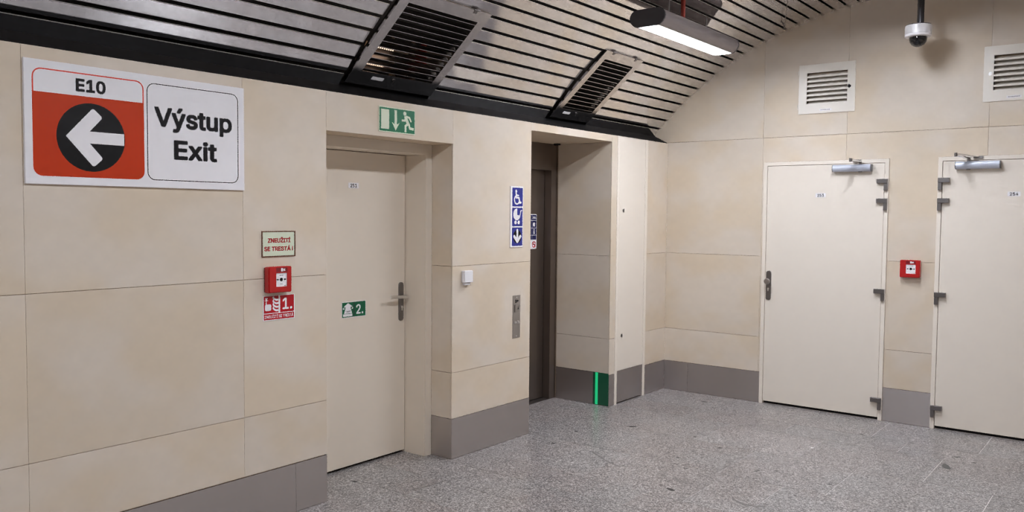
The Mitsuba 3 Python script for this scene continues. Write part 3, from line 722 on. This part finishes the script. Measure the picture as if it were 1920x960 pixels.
t = thing('warning_sign', 'pale framed warning sign ZNEUŽITÍ SE TRESTÁ above the fire call point', 'sign')
at = (0, 2.537, 1.353)
add(t, 'frame', ext(rect(0, 0, 0.204, 0.131).difference(rect(.004, .004, .200, .127)), 0, .006), 'mat_sign_frame', frame=FL, at=at)
add(t, 'plate', ext(rect(.005, .005, .199, .126), 0, .003), 'mat_sign_lum', frame=FL, at=at)
add(t, 'lettering', words('ZNEUŽITÍ', 0.020, 0.036, 0.073, .003, width=0.138, depth=.0008, fat=.0007), 'mat_letter_red', frame=FL, at=at)
add(t, 'lettering', words('SE TRESTÁ !', 0.020, 0.014, 0.031, .003, width=0.176, depth=.0008, fat=.0007), 'mat_letter_red', frame=FL, at=at)


def call_point(frame, at, lab):
    t = thing('fire_call_point', lab, 'fire alarm')
    w_, h_ = 0.140, 0.132
    add(t, 'back_box', bx(.004, w_ - .004, .004, h_ - .004, 0, .020), 'mat_red_dark', frame=frame, at=at)
    outer = rr(0, 0, w_, h_, 0.008)
    hole = rr(0.043, 0.030, 0.111, 0.100, 0.003)
    add(t, 'body', join([ext(outer, .012, .040), ext(rr(.004, .004, w_ - .004, h_ - .004, .008).difference(hole), .040, .046)]), 'mat_red_body', 30, frame=frame, at=at)
    g = add(t, 'glass', ext(hole, .040, .0415), 'mat_sign_white', frame=frame, at=at)
    c = (0.077, 0.066)
    add(g, 'mark', ext(unary_union([Point(*c).buffer(.009), Polygon([(.046, .066), (.058, .071), (.058, .061)]), Polygon([(.108, .066), (.096, .071), (.096, .061)]), rect(.056, .065, .064, .067), rect(.090, .065, .098, .067), rect(.066, .0865, .090, .0885), rect(.070, .0425, .086, .0440), rect(.094, .0335, .109, .0355)]), .0415, .0421), 'mat_black', frame=frame, at=at)
    add(t, 'label_strip', bx(.043, .111, .104, .126, .046, .0466), 'mat_red_dark', frame=frame, at=at)
    house = unary_union([rect(.072, .107, .084, .124), ln([(.088, .108), (.096, .122)], .002), ln([(.087, .120), (.098, .110)], .002), Point(.090, .116).buffer(.004)])
    add(t, 'pictogram', ext(house, .0466, .0472), 'mat_sign_white', frame=frame, at=at)


call_point(FL, (0, 2.548, 1.173), 'red fire call point on the left wall between the two notices')
call_point(FF, (1.992, YB, 1.128), 'red fire call point on the tiled strip between the end wall doors')

t = thing('fire_notice', 'red fire notice with hand, flames and number 1 below the left call point', 'sign')
at = (0, 2.543, 1.030)
W_, H_ = 0.192, 0.127
add(t, 'board', bx(0, W_, 0, H_, 0, .003), 'mat_sign_white', frame=FL, at=at)
add(t, 'red_field', join([ext(rect(.004, .038, .093, H_ - .003), .003, .0036), ext(rect(.103, .038, W_ - .004, H_ - .003), .003, .0036), ext(rect(.004, .004, W_ - .004, .034), .003, .0036)]), 'mat_red', frame=FL, at=at)
hand = unary_union([rr(.010, .050, .048, .083, .009), rr(.014, .080, .021, .092, .002), rect(.0165, .09, .0205, .102), rect(.008, .101, .030, .104), rect(.0145, .104, .0225, .112), rect(.011, .111, .027, .116), rect(.030, .078, .046, .083)])
fl = []
for q in range(4):
    z = .050 + q * .018
    fl.append(Polygon([(.055, z + .010), (.064, z + .001), (.078, z - .006), (.092, z - .005), (.092, z + .005), (.080, z + .004), (.068, z + .009), (.060, z + .022)]))
fl = unary_union(fl).intersection(rect(.05, .041, .092, .122))
add(t, 'hand_pictogram', ext(hand, .0036, .0042), 'mat_sign_white', frame=FL, at=at)
for g in getattr(fl, 'geoms', [fl]):
    add(t, 'flame_pictogram', ext(g, .0036, .0042), 'mat_sign_white', frame=FL, at=at)
add(t, 'lettering', words('1.', 0.056, .117, .053, .0036, width=.060, depth=.0006), 'mat_sign_white', frame=FL, at=at)
add(t, 'lettering', words('ZNEUŽITÍ SE TRESTÁ', 0.0145, .008, .012, .0036, width=.176, depth=.0006), 'mat_sign_white', frame=FL, at=at)

t = thing('exit_step_sign', 'green sign with push arrow and number 2 on the recessed door', 'sign')
at = (LX, 3.363, 0.938)
W_, H_ = 0.194, 0.097
add(t, 'board', bx(0, W_, 0, H_, 0, .002), 'mat_sign_white', frame=FL, at=at)
add(t, 'green_field', join([ext(rect(.003, .003, .093, H_ - .003), .002, .0026), ext(rect(.103, .003, W_ - .003, H_ - .003), .002, .0026)]), 'mat_green_dark', frame=FL, at=at)
add(t, 'divider', ext(rect(.093, .003, .103, H_ - .003), .002, .0028), 'mat_deep_green', frame=FL, at=at)
up = unary_union([Polygon([(.050, .090), (.088, .066), (.070, .066), (.072, .052), (.082, .026), (.016, .026), (.028, .052), (.030, .066), (.012, .066)]), rect(.010, .008, .084, .023), rect(.008, .053, .020, .061), rect(.080, .053, .090, .061)])
add(t, 'arrow', ext(up, .0026, .0032), 'mat_sign_white', frame=FL, at=at)
add(t, 'lettering', words('2.', 0.056, .115, .019, .0026, width=.058, depth=.0006), 'mat_sign_white', frame=FL, at=at)
add(t, 'lettering', words('TLAČIT', 0.008, .050, .034, .0032, width=.040, anchor='c', depth=.0005), 'mat_black', frame=FL, at=at)

t = thing('lift_sign', 'tall white sign with blue wheelchair, pram and down arrow fields on the pillar', 'sign')
at = (0, 4.555, 1.350)
W_, H_ = 0.144, 0.424
add(t, 'board', bx(0, W_, 0, H_, 0, .006, .001), 'mat_sign_white', frame=FL, at=at)
fields = [(.284, .414), (.147, .275), (.010, .138)]
for a, b in fields:
    add(t, 'blue_field', ext(rr(.018, a, .136, b, .007), .006, .0066), 'mat_blue', frame=FL, at=at)
rl = lambda pts, r: LineString(pts).buffer(r, cap_style='round', join_style='round')
c0 = .284
wheel = Point(.070, c0 + .046).buffer(.034).difference(Point(.070, c0 + .046).buffer(.023)).difference(rect(.066, c0 + .050, .14, c0 + .13))
wc = unary_union([Point(.060, c0 + .106).buffer(.010), rl([(.060, c0 + .096), (.063, c0 + .062), (.092, c0 + .060), (.104, c0 + .024), (.116, c0 + .028)], .007), rl([(.063, c0 + .078), (.088, c0 + .077)], .005), wheel])
add(t, 'wheelchair_pictogram', ext(wc, .0066, .0072), 'mat_sign_white', frame=FL, at=at)
c0 = .147
pram = Point(.070, c0 + .082).buffer(.041).difference(rect(.074, c0 + .076, .2, c0 + .2))
pram = unary_union([pram, rl([(.108, c0 + .078), (.116, c0 + .108), (.127, c0 + .110)], .004), Point(.056, c0 + .026).buffer(.0135), Point(.092, c0 + .026).buffer(.0135)])
add(t, 'pram_pictogram', ext(pram, .0066, .0072), 'mat_sign_white', frame=FL, at=at)
c0 = .010
add(t, 'black_disc', ext(Point(.077, c0 + .064).buffer(.046), .0066, .0070), 'mat_black', frame=FL, at=at)
ar = unary_union([rl([(.077, c0 + .108), (.077, c0 + .04)], .0105), rl([(.042, c0 + .066), (.077, c0 + .030), (.112, c0 + .066)], .011)])
add(t, 'arrow', ext(ar, .0070, .0076), 'mat_sign_white', frame=FL, at=at)

t = thing('wall_switch', 'small white switch box on the pillar beside the recessed door', 'switch')
add(t, 'cover', soft(rr(4.050, 1.136, 4.133, 1.213, .006), .004, .032, .004), 'mat_white', 30, frame=FL)
add(t, 'base', join([bx(4.056, 4.127, 1.142, 1.207, 0, .004), bx(4.064, 4.118, 1.120, 1.137, 0, .020)]), 'mat_white', frame=FL)

t = thing('ceiling_cable', 'thin grey cable running across the slats close to the end wall', 'cable')
cable = [(1.10, 6.70, 3.085), (1.20, 6.45, 3.115), (1.315, 6.17, 3.150), (1.45, 5.80, 3.183)]
add(t, 'wire', tube(cable, 0.0022, 8), 'mat_steel', 35)
add(t, 'clip', bx(1.095, 1.105, 6.694, 6.706, 3.080, 3.115), 'mat_steel_dark')
add(t, 'clip', bx(1.445, 1.455, 5.794, 5.806, 3.178, 3.215), 'mat_steel_dark')
